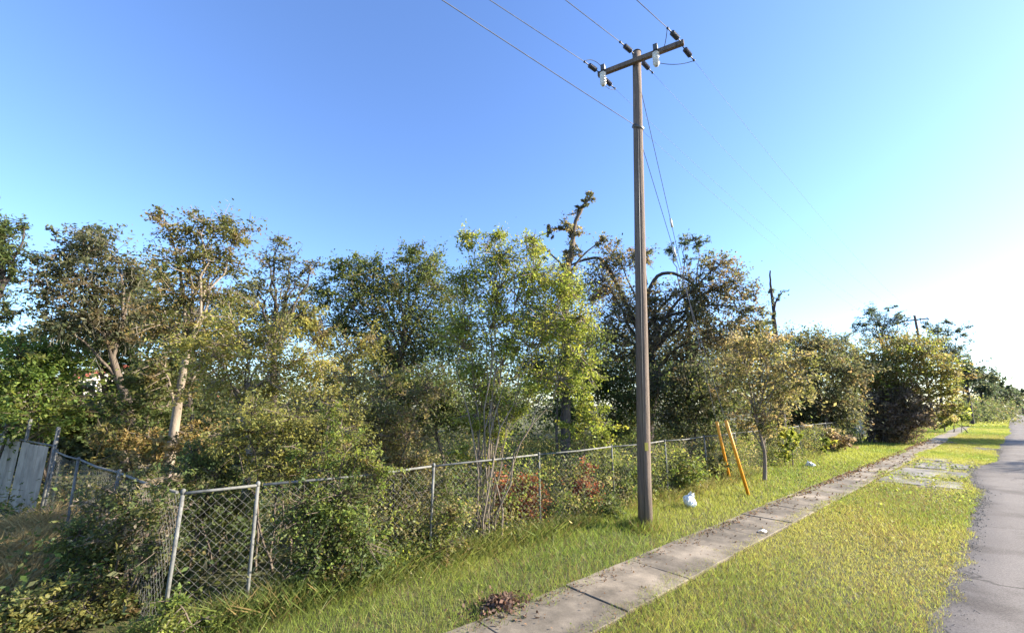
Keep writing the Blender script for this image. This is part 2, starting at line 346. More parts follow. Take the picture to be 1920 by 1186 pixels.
# ---- trees, from the left edge of the photo to the road
grow('pine_tree', 'dark pine cut by the left edge of the picture', 'tree', [(-25, 430, 45), (5, 425, 26), (10, 470, 34), (-25, 500, 45), (15, 510, 24), (45, 432, 12), (-30, 570, 40), (5, 585, 26)], DARKG, 15, dens=.6, tr=.16, wr=.3, bark=BARKDK, cs=.26)
grow('oak_tree', 'spreading grey-green oak left of the tall bare-topped tree', 'tree', [(150, 448, 42), (105, 490, 42), (195, 480, 46), (245, 515, 40), (85, 545, 36), (160, 540, 50), (220, 570, 46), (105, 610, 40), (260, 610, 46), (180, 620, 44)], GREYG, 17, base=P(285, 800, 17)[:2], dens=.75, tr=.13, moss=160, cs=.22)
grow('oak_tree', 'tall thin tree with twin pale trunks and bare upper twigs', 'tree', [(305, 405, 20), (322, 430, 30), (365, 425, 24), (415, 425, 34), (452, 440, 30), (395, 470, 34), (340, 490, 40), (425, 500, 36), (380, 540, 44), (325, 560, 40), (440, 560, 38), (300, 620, 40), (360, 620, 46), (420, 650, 40), (300, 690, 36), (350, 720, 34)], OLIVE, 13, base=P(318, 850, 13)[:2], dens=.62, tr=.10, bark=BARKPALE, bare=.5, cs=.26, fork=.5)
grow('bare_tree', 'half-bare forked tree with dark crossing limbs beside yellow foliage', 'tree', [(530, 455, 26), (545, 490, 28), (500, 500, 30), (480, 540, 30), (560, 530, 30), (590, 505, 22), (525, 560, 34)], GREYG, 16, base=P(505, 800, 16)[:2], dens=.36, tr=.14, bark=BARKDK, bare=.8, cs=.28)
grow('shrub', 'broad mid-green bush behind the grey panel fence at left', 'shrub', [(30, 690, 60), (100, 690, 50), (60, 770, 70), (-20, 750, 60), (110, 665, 30), (110, 790, 30)], MIDG, 18, dens=.9, tr=.05, stems=6, spread=.8)
grow('oak_tree', 'dark oak hiding the red-roofed house', 'tree', [(262, 690, 36), (285, 700, 50), (250, 800, 40, 1), (150, 610, 40), (300, 760, 40), (225, 640, 40), (150, 795, 30), (205, 790, 30), (145, 725, 20), (218, 740, 22), (190, 680, 20), (128, 735, 28), (140, 765, 26), (222, 765, 18), (170, 800, 26), (232, 730, 22), (120, 800, 30)], DARKG, 19, dens=.9, tr=.16, base=P(262, 800, 19)[:2])
grow('yellow_tree', 'yellow-leaved young tree in front of the twin pale trunks', 'tree', [(430, 610, 42), (400, 670, 42), (465, 660, 50), (520, 630, 44), (560, 690, 50), (500, 720, 50), (420, 730, 46), (610, 700, 40), (600, 760, 46), (350, 650, 34)], YELL, 10.5, base=P(470, 850, 10.5)[:2], dens=.52, tr=.07, bark=BARKPALE, cs=.24, bare=.25)
grow('oak_tree', 'dark green oak with ragged top right of the half-bare tree', 'tree', [(640, 505, 30), (690, 510, 40), (600, 550, 34), (660, 560, 46), (770, 475, 26), (800, 500, 38), (740, 540, 50), (820, 560, 55), (700, 610, 50), (780, 620, 62), (850, 640, 55), (640, 620, 40), (730, 680, 60)], DARKG+[(2, (.11, .12, .04))], 20, base=P(760, 800, 20)[:2], dens=.8, tr=.18, moss=150, cs=.22)
grow('multi_stem_tree', 'many-stemmed bright green tree growing through the chain-link fence', 'tree', [(930, 445, 22), (868, 450, 24), (1000, 462, 30), (935, 495, 44), (870, 530, 38), (1000, 530, 48), (1055, 545, 40), (930, 575, 46), (1090, 605, 36), (865, 620, 44), (1020, 620, 46), (955, 650, 40), (1085, 690, 40), (890, 700, 36), (1010, 720, 36), (890, 785, 26), (935, 815, 22), (868, 850, 22), (905, 740, 30), (960, 765, 26), (915, 870, 18)], YGRN, 8.6, base=(-6.75, 5.2), dens=.75, tr=.024, stems=9, bark=BARKSTEM, spread=.36, cs=.26, bare=.35, lmin=.07)
grow('dead_tree', 'broken half-dead tree with one crooked leaning top', 'tree', [(1112, 368, 11), (1085, 395, 13), (1070, 425, 18), (1030, 432, 14), (1075, 465, 18), (1130, 455, 14), (1020, 470, 12), (1062, 500, 20), (1075, 440, 14), (1095, 380, 9)], GREYG+BEIGE[:1], 18, dens=.9, tr=.17, bark=BARK, bare=.5, path=[(1058, 790), (1060, 660), (1061, 560), (1066, 500), (1074, 450), (1078, 415), (1094, 385), (1113, 362)])
grow('oak_tree', 'big moss-hung oak with arching dark limbs behind the power pole', 'tree', [(1150, 490, 34), (1195, 478, 28), (1130, 540, 44), (1230, 560, 36), (1300, 545, 40), (1355, 505, 32), (1375, 540, 36), (1320, 590, 44), (1400, 585, 30), (1180, 590, 50), (1250, 620, 50), (1140, 640, 50), (1350, 640, 44), (1200, 680, 50), (1290, 680, 46)], GREYG+[(2, (.15, .105, .065))], 21, base=P(1215, 800, 21)[:2], dens=.8, tr=.22, moss=420, mosscol=(.17, .14, .1), bark=BARKDK, bend=.2, cs=.22, limbs=[[(1212, 640), (1208, 560), (1232, 514), (1262, 510), (1300, 530), (1330, 570)], [(1210, 650), (1170, 560), (1130, 480), (1090, 488), (1064, 500)]])
grow('pine_tree', 'slender pine poking above the moss-hung oak', 'tree', [(1285, 455, 22), (1258, 472, 18), (1312, 455, 16), (1330, 478, 12), (1290, 490, 12)], BLUEG, 27, base=P(1290, 800, 27)[:2], dens=.5, tr=.14, wr=.3, bark=BARKDK)
grow('dead_tree', 'straight dead trunk with short twigs standing against the glare', 'tree', [(1446, 545, 8), (1456, 560, 10), (1446, 600, 12), (1470, 545, 5)], BLUEG, 27, dens=.35, tr=.17, bark=BARKDK, bare=2.5, path=[(1462, 780), (1456, 650), (1450, 580), (1443, 507)])
grow('fence_tree', 'small beige half-leafless tree rooted just outside the fence', 'tree', [(1400, 650, 38), (1440, 690, 46), (1375, 705, 42), (1485, 680, 38), (1415, 745, 46), (1470, 745, 38), (1510, 720, 30), (1420, 790, 28), (1350, 740, 30), (1380, 640, 26), (1460, 640, 26), (1450, 800, 26), (1395, 800, 22), (1520, 680, 22)], BEIGE+OLIVE[:2], 17.2, base=G(1432, 903)[:2], dens=.36, tr=.06, fork=.3, bark=BARKSTEM, bare=.7, cs=.26)
grow('oak_tree', 'grey-green tree behind the far end of the fence', 'tree', [(1500, 650, 36), (1550, 660, 40), (1590, 700, 36), (1520, 710, 50), (1570, 760, 40), (1500, 770, 40)], GREYG, 33, lk=.006, dens=.8, tr=.12)
grow('roadside_bush', 'large bush with yellow-green top and bare purplish underside beside the sidewalk', 'shrub', [(1640, 675, 36), (1690, 660, 42), (1740, 668, 40), (1775, 700, 34), (1660, 715, 44), (1715, 715, 44), (1795, 735, 18), (1760, 740, 30), (1625, 720, 34), (1680, 690, 44), (1790, 765, 16), (1770, 775, 18)], OLIVE[:3]+YGRN[:1]+BEIGE[:1], 40, base=(-6.0, 41), lk=.0055, dens=.7, tr=.16, stems=6, spread=1.3, bare=.3)
grow('thorny_bush', 'bare purplish-brown thicket under the yellow-green bush', 'shrub', [(1650, 790, 34), (1690, 775, 36), (1640, 760, 30), (1710, 800, 24), (1665, 815, 22), (1700, 740, 26), (1680, 810, 26), (1720, 770, 26), (1645, 805, 20), (1735, 790, 16), (1660, 745, 30)], PURP, 39, base=(-6.4, 38), lk=.006, dens=.9, tr=.05, stems=6, spread=1, bare=1, wr=.3, bark=BARKDK)
for (pxs, D, lab) in [((1640, 590), 60, 'bluish pine rising behind the yellow-green roadside bush'), ((1752, 620), 66, 'pine just right of the far utility pole')]:
    x, yy = pxs
    grow('pine_tree', lab, 'tree', [(x, yy, 20), (x-25, yy+25, 18), (x+22, yy+18, 20), (x+45, yy+5, 16), (x+5, yy+45, 26), (x+38, yy+42, 22), (x-12, yy-8, 10), (x+30, yy-15, 9)], BLUEG, D, base=P(x+8, 757, D)[:2], lk=.005, dens=.5, tr=.15, wr=.3, bark=BARKDK, bare=.3)
grow('oak_tree', 'low dark tree on the skyline left of the bluish pine', 'tree', [(1510, 640, 16), (1545, 640, 20), (1580, 645, 20), (1560, 670, 24), (1600, 665, 20)], BLUEG, 48, lk=.0055, dens=.7, tr=.15, bark=BARKDK)
grow('shrub', 'pale green hedge bush beyond the dark leaning trunk', 'shrub', [(1775, 790, 18), (1795, 775, 16), (1765, 770, 16), (1805, 790, 12)], YGRN[:2]+BEIGE[:1], 58, base=P(1785, 757, 58)[:2], dens=.9, tr=.05, stems=5, spread=1)
# far row down the road
far = [(1815, 690, 22, 80, 'far tree, highest of the row at the end of the road'), (1840, 705, 22, 95, 'far round tree left of the road end'), (1868, 722, 20, 115, 'far tree next to last before the road vanishes'), (1893, 738, 14, 140, 'last dark tree where the road vanishes'), (1915, 742, 12, 170, 'small far tree beyond the end of the road')]
for x, yy, r, D, lab in far:
    grow('roadside_tree', lab, 'tree', [(x, yy, r), (x-r*.8, yy+r*.5, r*.8), (x+r*.7, yy+r*.7, r*.75), (x, yy+r*1.1, r), (x-r*.3, yy-r*.6, r*.6)], BLUEG+[(1, (.07, .07, .03))], D, base=P(x, 757, D)[:2], lk=.005, dens=.8, tr=.2, bark=BARKDK, group='trees at the far end of the road')

# the oak across the road: only its shadow lies on the road and verge in the photo
def outside(label, x, y, h):
    tb = TB(); root = empty('oak_tree', (x, y, 0)); tag(root, label, 'tree'); tp = bez(np.array([0, 0, -.1]), np.array([.2, .1, h*.3]), np.array([0, 0, h*.6]), 8); tb.tube(tp, np.linspace(.3, .15, 8), 8); pos = []; cl = []
    for k in range(60):
        c = np.array([0, 0, h*.68])+unit(1)[0]*rng.uniform(.3, 1)*np.array([h*.3, h*.3, h*.3]); tb.tube(bez(tp[rng.integers(3, 8)], c*.6+[0, 0, h*.15], c, 5), np.linspace(.07, .015, 5), 5)
        pos.append(c+rng.normal(size=(150, 3))*.45); cl += [k]*150
    link('trunk', tb.mesh('trunk', BARK), root); pos = np.vstack(pos); V, F, C = leaf_arr(pos, np.full(len(pos), .2), palcol(DARKG, len(pos), np.array(cl)), .5); link('crown', mesh_np('crown', V, F, LEAF, C), root)
outside('taller oak across the road whose shadow falls on the far verge', 8.6, 57, 11)
outside('smaller oak across the road whose shadow falls on the asphalt', 10.2, 40, 8)

# ---- shrubs along the fence
sh = lambda lab, lobes, pal, D, **k: grow('shrub', lab, 'shrub', lobes, pal, D, **{**dict(tr=.022, stems=5, spread=.3, dens=.75, twig=.006, trunkname='stems', crownname='foliage'), **k})
sh('dense dark green shrub pushing through the fence right of the bent post', [(570, 960, 56), (640, 950, 60), (600, 1040, 60), (680, 1030, 52), (560, 1085, 40), (630, 1090, 40)], DARKG+[(1.5, (.13, .17, .04))], 6.9, lmin=.065)
sh('yellow-green shrub leaning over the fence rail', [(470, 790, 46), (540, 800, 56), (600, 830, 52), (510, 860, 46), (430, 830, 40), (650, 800, 44), (570, 880, 40)], YELL[:3]+OLIVE[:2], 8.2, dens=.62, lmin=.065)
sh('tall leafy sapling growing up through the fence and over its rail', [(600, 860, 34), (640, 820, 34), (680, 870, 34), (580, 915, 28), (720, 895, 28), (545, 845, 24), (660, 930, 30), (620, 770, 24)], OLIVE+MIDG[:2]+YGRN[:1], 7.0, dens=.55, bare=.4, lmin=.055)
sh('olive leafy shrub behind the fence corner post', [(360, 860, 40), (420, 880, 42), (380, 950, 50), (440, 970, 46), (330, 900, 34), (460, 1040, 40)], DARKG+OLIVE[:1], 8.6, lmin=.065)
sh('twiggy dry brush left of the many-stemmed tree', [(700, 780, 50), (760, 800, 46), (720, 860, 50), (780, 880, 46), (690, 930, 46), (760, 950, 46), (800, 740, 40), (660, 720, 36)], OLIVE+BEIGE[:2], 9.2, dens=.5, bare=.7, lmin=.06)
sh('weedy brown brush at the foot of the many-stemmed tree', [(780, 1010, 46), (840, 1030, 40), (730, 1050, 46), (860, 960, 36), (810, 930, 40), (700, 1000, 40)], OLIVE+BEIGE[:1]+MIDG[:1], 7.8, dens=.55, bare=.4)
sh('wide rust-red shrub right of the many-stemmed tree', [(962, 925, 36), (990, 950, 32), (945, 965, 30), (975, 985, 28), (1000, 915, 22)], RUST, 9.7, dens=1)
sh('narrow rust-red shrub standing upright behind the fence', [(1096, 880, 20), (1092, 910, 26), (1088, 940, 28), (1110, 930, 20)], RUST, 11.3, dens=1.1)
sh('dark low shrub between the two rust-red shrubs', [(1030, 965, 34), (1070, 975, 28), (1110, 970, 32), (1140, 955, 30)], DARKG, 10.6)
sh('light green arching shrub left of the power pole', [(1110, 770, 28), (1125, 800, 30), (1095, 740, 24), (1140, 840, 26), (1070, 800, 24)], YGRN, 13, dens=.6)
sh('green shrub against the fence left of the power pole', [(1150, 900, 34), (1180, 890, 30), (1140, 860, 26), (1165, 935, 26)], MIDG+OLIVE[:1], 12.2, dens=.7)
sh('vine-covered green shrub right of the power pole', [(1240, 880, 34), (1270, 870, 34), (1250, 920, 30), (1300, 890, 32), (1235, 930, 24)], MIDG+OLIVE[:2], 14.2, dens=.7)
sh('grey brush between the orange guards and the power pole', [(1320, 860, 30), (1340, 880, 28), (1300, 850, 24), (1330, 900, 20)], OLIVE+GREYG[:1], 16.2, dens=.7)
sh('bright green vine on the fence right of the small beige tree', [(1470, 810, 20), (1490, 820, 18), (1475, 840, 18)], YGRN, 21.5, dens=.8)
sh('brown brush on the fence near its far end', [(1545, 815, 22), (1580, 815, 20), (1520, 830, 18), (1560, 835, 16), (1575, 835, 14)], BEIGE+PURP[:1], 30, dens=.8)
sh('bright green sprout at the fence before the brown brush', [(1548, 842, 10), (1556, 830, 9), (1550, 825, 9)], YGRN, 27, dens=.9, spread=.15)
# rank growth outside the fence corner, lower left
sh('low bright weeds round the foot of the fence corner post', [(330, 1140, 30), (380, 1170, 28), (310, 1165, 40), (350, 1185, 30)], MIDG+OLIVE[:1]+YGRN[:1], 6.2, dens=.8, lmin=.055)
sh('tall dark weedy shrub outside the fence corner', [(240, 1010, 50), (300, 1010, 40), (200, 1060, 56), (270, 1090, 56), (330, 1100, 40), (150, 1010, 36)], DARKG+OLIVE[:2], 8.2, dens=1, lmin=.06)
sh('olive weedy shrub at the bottom left corner', [(80, 1140, 50), (150, 1140, 56), (10, 1160, 50), (40, 1190, 50), (220, 1170, 50), (300, 1170, 44)], OLIVE+DARKG[:1]+YELL[:1], 7.5, dens=1, lmin=.06)
sh('dark bramble smothering the side fence left of the corner', [(300, 960, 40, -1.0), (260, 950, 44, -.4), (215, 940, 40, .5), (180, 960, 36, 1), (310, 1030, 44, -1.1), (240, 1000, 46, -.5), (325, 900, 24, -1.2), (270, 895, 26, 0)], DARKG+OLIVE[:2]+PURP[:1], 8.1, dens=.8, lmin=.055)
sh('shaded bramble in front of the grey panel fence', [(160, 1040, 36), (180, 1000, 30), (205, 950, 30), (140, 1090, 36)], PURP+DARKG[:2], 10, dens=.7)
sh('brown-green shrub between the panel fence and the fence corner', [(240, 900, 40), (290, 880, 36), (280, 940, 36), (215, 860, 26), (330, 840, 30)], OLIVE+BEIGE[:1]+GOLD[:1], 11.5, dens=.6)

# ---- understory behind the fence
us = lambda lab, lobes, pal, D, **k: grow('understory_tree', lab, 'tree', lobes, pal, D, **{**dict(tr=.06, stems=1, dens=.8, bare=.25, fork=.3), **k})
us('leafy green tree standing high above the grey panel fence', [(165, 660, 30), (110, 640, 34), (245, 715, 26), (205, 655, 34), (60, 640, 34), (20, 660, 40)], MIDG+OLIVE, 23)
us('pale yellow tangled sapling behind the second fence bay', [(620, 820, 40), (680, 780, 40), (720, 720, 36), (660, 870, 40), (590, 770, 40), (740, 830, 36)], YELL[:2]+BEIGE[:2]+OLIVE[:1], 9.6, dens=.5, bare=.6, tr=.03)
us('olive oak filling the skyline behind the twin pale trunks', [(250, 560, 44), (310, 600, 44), (470, 570, 40), (520, 610, 44), (385, 600, 46), (300, 520, 34), (230, 630, 40), (560, 600, 34), (430, 640, 44), (350, 660, 44)], OLIVE+GREYG[:2], 21, tr=.12)
us('dark green thicket in front of the leaning oak trunk', [(232, 765, 34), (270, 722, 36), (310, 775, 36), (245, 815, 28), (345, 705, 32), (210, 800, 24), (290, 680, 30)], DARKG+OLIVE[:2], 14.5, dens=.8)
us('golden-brown brush below the twin pale trunks', [(260, 830, 40), (330, 820, 40), (200, 820, 34), (300, 870, 30), (390, 830, 36)], GOLD+OLIVE, 13.5, dens=.6)
us('olive sapling between the yellow tree and the ragged oak', [(600, 640, 40), (650, 690, 46), (580, 600, 34), (690, 650, 36), (640, 760, 46)], OLIVE+YELL[:1], 14, dens=.6)
us('dark thicket tree behind the many-stemmed tree', [(800, 720, 50), (850, 760, 50), (780, 790, 46), (900, 790, 46), (740, 740, 44), (950, 760, 44)], DARKG+OLIVE[:1], 14, dens=.8)
us('deep green tree filling the gap under the dead crooked top', [(1040, 590, 46), (1080, 640, 50), (1010, 690, 50), (1070, 720, 46), (980, 600, 40), (1060, 540, 34)], DARKG+OLIVE[:1], 18, dens=.8)
us('dark shade tree just left of the power pole', [(1140, 720, 46), (1180, 760, 46), (1110, 700, 40), (1060, 780, 40), (1160, 810, 34)], DARKG, 20, dens=.9)
us('shaggy grey-green tree just right of the power pole', [(1240, 720, 46), (1290, 750, 46), (1250, 790, 40), (1310, 700, 44), (1350, 740, 44), (1330, 800, 36)], GREYG+DARKG[:2], 19, dens=.85, moss=120)
us('leafy tree between the moss-hung oak and the straight dead trunk', [(1400, 640, 40), (1430, 660, 40), (1380, 690, 40), (1450, 720, 40), (1420, 620, 26)], GREYG+OLIVE, 25, dens=.8)
us('dark tree between the beige tree and the far fence end', [(1530, 780, 34), (1570, 790, 30), (1480, 790, 34), (1575, 755, 30)], DARKG+GREYG, 34, lk=.006, dens=.9)
us('sunlit scrub tree at the far end of the fence', [(1600, 720, 30), (1580, 690, 30), (1620, 700, 26), (1600, 750, 22)], OLIVE+YGRN[:1], 42, lk=.006, dens=.8)

# ---- undergrowth and wood nobody could count
yy = rng.uniform(-2, 37, 1500); xx = FENCE(yy)-rng.uniform(.3, 13, 1500)
mass('undergrowth', np.stack([xx, yy, rng.uniform(.1, 1.1, 1500)*(.55+.45*np.clip(fn(xx, yy, .8), -1, 1))], 1), .4, 100000, .09, OLIVE+DARKG+BEIGE[:1]+MIDG[:1], 'tangled low weeds and vines behind the fence', 'undergrowth')
fy = 2.1+35*rng.random(700)**1.3; fx = FENCE(fy)+rng.uniform(-.2, .14, 700)
mass('fence_vines', np.stack([fx, fy, 1.4*rng.random(700)**1.6*np.where(fy < 4, .85, 1)], 1), .15, 34000, .062, OLIVE+MIDG+YGRN[:1]+BEIGE[:1], 'straggling vines climbing through the chain-link fence', 'vines')
pts = []
for k in range(900):
    px = rng.uniform(-150, 1620); D = rng.uniform(26, 46) if px < 1450 and not 110 < px < 240 else rng.uniform(40, 60) if px < 300 else rng.uniform(42, 60)
    top = 640 + 40*float(fn(px*.02, 0)) if px > 640 else 715+20*float(fn(px*.02, 0))
    z = P(px, top, D)[2]; q = P(px, 757, D); pts.append((q[0], q[1], rng.uniform(.2, max(1, z))))
for k in range(150):
    px = rng.uniform(60, 420); D = rng.uniform(25, 31); q = P(px, 757, D); pts.append((q[0], q[1], rng.uniform(.1, 1.7 if 150 < px < 215 else 3.2)))
for k in range(420):
    px = rng.uniform(1790, 1990); D = rng.uniform(85, 150) if px < 1885 else rng.uniform(170, 260); q = P(px, 757, D); pts.append((q[0], q[1], rng.uniform(.1, D*.03)))
mass('woodland', pts, 1.0, 120000, .3, DARKG+GREYG, 'dark mass of woodland behind the nearer trees', 'woodland')

# ------------------------------------------------------------------ grass
def blades(name, x, y, h, wd, colr, label, cat, lean=.5):
    n = len(x); th = rng.uniform(0, 6.28, n); lx = rng.normal(size=n)*lean*h; ly = rng.normal(size=n)*lean*h; z = np.zeros(n)
    dx = np.cos(th)*wd/2; dy = np.sin(th)*wd/2
    V = np.stack([np.stack([x-dx, y-dy, z], 1), np.stack([x+dx, y+dy, z], 1), np.stack([x+lx*.56+dx*.8, y+ly*.56+dy*.8, h*.6], 1), np.stack([x+lx, y+ly, h], 1)], 1)
    F = np.arange(4*n).reshape(-1, 4)
    o = link(name, mesh_np(name, V.reshape(-1, 3), F, GRASS, np.repeat(colr, 4, 0))); return tag(o, label, cat, kind='stuff')
def gcol(x, y, cols, dry=.25):
    f = fn(x, y, 1.3, 1)+rng.normal(size=len(x))*.35; g = np.array(cols); k = np.clip((f+1)/2*len(g), 0, len(g)-1.001)
    i = k.astype(int); t = (k-i)[:, None]; j = np.minimum(i+1, len(g)-1); c = g[i]*(1-t)+g[j]*t
    d = rng.random(len(x)) < dry*np.clip(.5+fn(x, y, .6, 3), .05, 1.4); c[d] = np.array((.26, .19, .08)); return c*rng.uniform(.7, 1.3, (len(x), 1))
VC = [(.19, .25, .05), (.27, .325, .062), (.34, .37, .075), (.4, .39, .1)]
def strip(n, y0, y1, pw, xf):
    y = y0+(y1-y0)*rng.random(n)**pw; return xf(y, rng.random(n)), y
def verge(y, u):
    l = -3.58+.17*fn(y*3, y*0, 1, 2)+.03*rng.normal(size=len(y)); r = road_edge(y)+.1+.12*fn(y*2.3, y*0, 1, 5)
    return l+(r-l)*u
def indrive(x, y): return (y > 18.7) & (y < 30.5) & (x < -1.5) & (x > -3.4)
x, y = strip(290000, 1.5, 75, 2.0, verge); k = ~indrive(x, y) | (rng.random(len(x)) < .3) | (fn(x, y, 2.2, 7) > .3); x, y = x[k], y[k]
k = (fn(x, y, 1.7, 11)+.35*fn(x, y, 6, 2) < .62+.5*rng.random(len(x))); x, y = x[k], y[k]
sc = np.clip(np.hypot(x, y)/9, .8, 4); h = rng.uniform(.025, .075, len(x))*np.clip(1+.55*fn(x, y, 1.2, 4), .35, 1.6)
blades('verge_grass', x, y, np.maximum(h, .02), .0058*sc, gcol(x, y, VC, .3), 'sunlit yellow-green verge grass between sidewalk and road', 'grass')
def fstrip(y, u):
    r = -4.33+.17*fn(y*2.7, y*0, 1, 6)+.03*rng.normal(size=len(y)); return FENCE(y)-.5+(r-FENCE(y)+.5)*u
x, y = strip(170000, -1.5, 75, 2.0, fstrip); ed = np.clip((-4.5-x)/1.3, .25, 1)
sc = np.clip(np.hypot(x, y)/9, .8, 4); h = rng.uniform(.04, .14, len(x))*(.6+.5*ed)*(1+.4*fn(x, y, .9, 2))
blades('fence_grass', x, y, np.maximum(h, .03), .0068*sc, gcol(x, y, [(.18, .25, .05), (.25, .31, .06), (.32, .345, .075)], .15), 'longer bright grass between the fence and the sidewalk', 'grass')
wy = -1+38*rng.random(40000)**1.5; wx = FENCE(wy)+rng.normal(size=40000)*.22+.08
blades('fence_weeds', wx, wy, rng.uniform(.08, .34, 40000)*np.clip(.75+.6*fn(wx, wy, 2.1, 9), .25, 1.3), .0055*np.clip(np.hypot(wx, wy)/9, .8, 3), gcol(wx, wy, [(.12, .16, .04), (.17, .2, .05), (.23, .23, .07)], .2), 'tall straggly weeds along the foot of the chain-link fence', 'weeds', .6)
px_ = -5.39+rng.normal(size=1500)*.22; py_ = 8.34+rng.normal(size=1500)*.22
blades('pole_weeds', px_, py_, rng.uniform(.08, .28, 1500), np.full(1500, .007), gcol(px_, py_, [(.15, .21, .045), (.24, .28, .06)], .3), 'tuft of longer weeds round the foot of the power pole', 'weeds', .4)
x = rng.uniform(-14.0, -8.6, 16000); y = rng.uniform(-2.9, -.75, 16000)
blades('dry_grass', x, y, rng.uniform(.15, .6, len(x))*np.clip(.9+.5*fn(x, y, 2), .4, 1.4), np.full(len(x), .008), np.array([(.46, .34, .16)])*rng.uniform(.6, 1.25, (len(x), 1)), 'tall dry golden grass in front of the grey panel fence', 'grass', .6)
x, y = strip(30000, 75, 260, 1.6, lambda y, u: -9+u*8.2)
blades('distant_grass', x, y, rng.uniform(.1, .25, len(x)), np.full(len(x), .14), gcol(x, y, VC), 'flat sunlit grass at the far end of the verge', 'grass')
n = 5000; jy = -11+1.512*rng.integers(8, 40, n)-.756+rng.normal(size=n)*.015; jx = -3.98+np.clip(rng.normal(size=n)*.3, -.5, .5)*np.where(rng.random(n) < .5, 1, 0)+np.where(rng.random(n) < .5, .45, -.45)*rng.random(n)
k = fn(jx, jy, 3.1, 5) > .1; jx, jy = jx[k], jy[k]; n = len(jx)
blades('joint_grass', jx, jy, rng.uniform(.04, .085, n), np.full(n, .007), gcol(jx, jy, VC, .4), 'thin grass sprouting from the sidewalk joints', 'grass', .6)
n = 5200; y = 1.5+26*rng.random(n)**1.7; x = np.where(rng.random(n) < .6, verge(y, rng.random(n)), fstrip(y, rng.random(n))); kk = (fn(x, y, 2.3, 13) > .15); x, y = x[kk], y[kk]; n = len(x)
V, F, C = leaf_arr(np.stack([x, y, rng.uniform(.02, .09, n)], 1), .035*np.clip(np.hypot(x, y)/8, .8, 2.5), palcol(MIDG+YGRN[:2]+BEIGE[:1], n, np.zeros(n, int)), .7, 1.5)
tag(link('broadleaf_weeds', mesh_np('broadleaf_weeds', V, F, LEAF, C)), 'small broad-leaved weeds mixed into the grass', 'weeds', kind='stuff')
n = 2200; y = 4+34*rng.random(n)**1.5; x = road_edge(y)+rng.normal(size=n)*.09+.09; rr = rng.uniform(.003, .009, n)*np.clip(np.hypot(x, y)/8, 1, 2.2)
oc = np.array([(1, 0, 0), (0, 1, 0), (-1, 0, 0), (0, -1, 0), (0, 0, 1), (0, 0, -1.)]); V = (np.stack([x, y, np.full(n, .028)], 1)[:, None]+oc[None]*rr[:, None, None]*rng.uniform(.6, 1.2, (n, 6, 1))).reshape(-1, 3)
F = (np.array([(0, 1, 4), (1, 2, 4), (2, 3, 4), (3, 0, 4), (1, 0, 5), (2, 1, 5), (3, 2, 5), (0, 3, 5)])[None]+6*np.arange(n)[:, None, None]).reshape(-1, 3)
tag(link('roadside_grit', mesh_np('roadside_grit', V, F, CONCP)), 'loose grit along the crumbling edge of the asphalt', 'gravel', kind='stuff')
# fallen leaves on the sidewalk edge
n = 2600; y = -2+45*rng.random(n)**1.6; x = np.where(rng.random(n) < .7, -4.42+np.abs(rng.normal(size=n))*.13, -4.45+rng.random(n)*1.0)
V, F, C = leaf_arr(np.stack([x, y, np.full(n, .05)+rng.uniform(0, .012, n)], 1), np.clip(.035*np.hypot(x, y)/7, .035, .1), np.tile((.2, .12, .065), (n, 1))*rng.uniform(.5, 1.5, (n, 1)), .6, 6)
tag(link('fallen_leaves', mesh_np('fallen_leaves', V, F, DRYLEAF, C)), 'brown fallen leaves scattered along the sidewalk edge', 'leaves', kind='stuff')
lp = G(940, 1140); n = 520; q = rng.normal(size=(n, 3))*np.array([.11, .15, .0])*rng.choice([.7, 1, 1.9], n)[:, None]; q[:, 2] = np.abs(rng.normal(size=n))*.05*np.exp(-(q[:, 0]**2+q[:, 1]**2)/.05)+.05
V, F, C = leaf_arr(q, np.full(n, .06), palcol([(3, (.13, .06, .04)), (2, (.1, .06, .04)), (1.5, (.2, .13, .085)), (1, (.06, .04, .03))], n, np.zeros(n, int)), .6, .6)
o = link('leaf_pile', mesh_np('leaf_pile', V, F, DRYLEAF, C)); o.location = (lp[0], lp[1], 0); tag(o, 'heap of reddish-brown dead leaves at the near end of the sidewalk', 'leaves', kind='stuff')

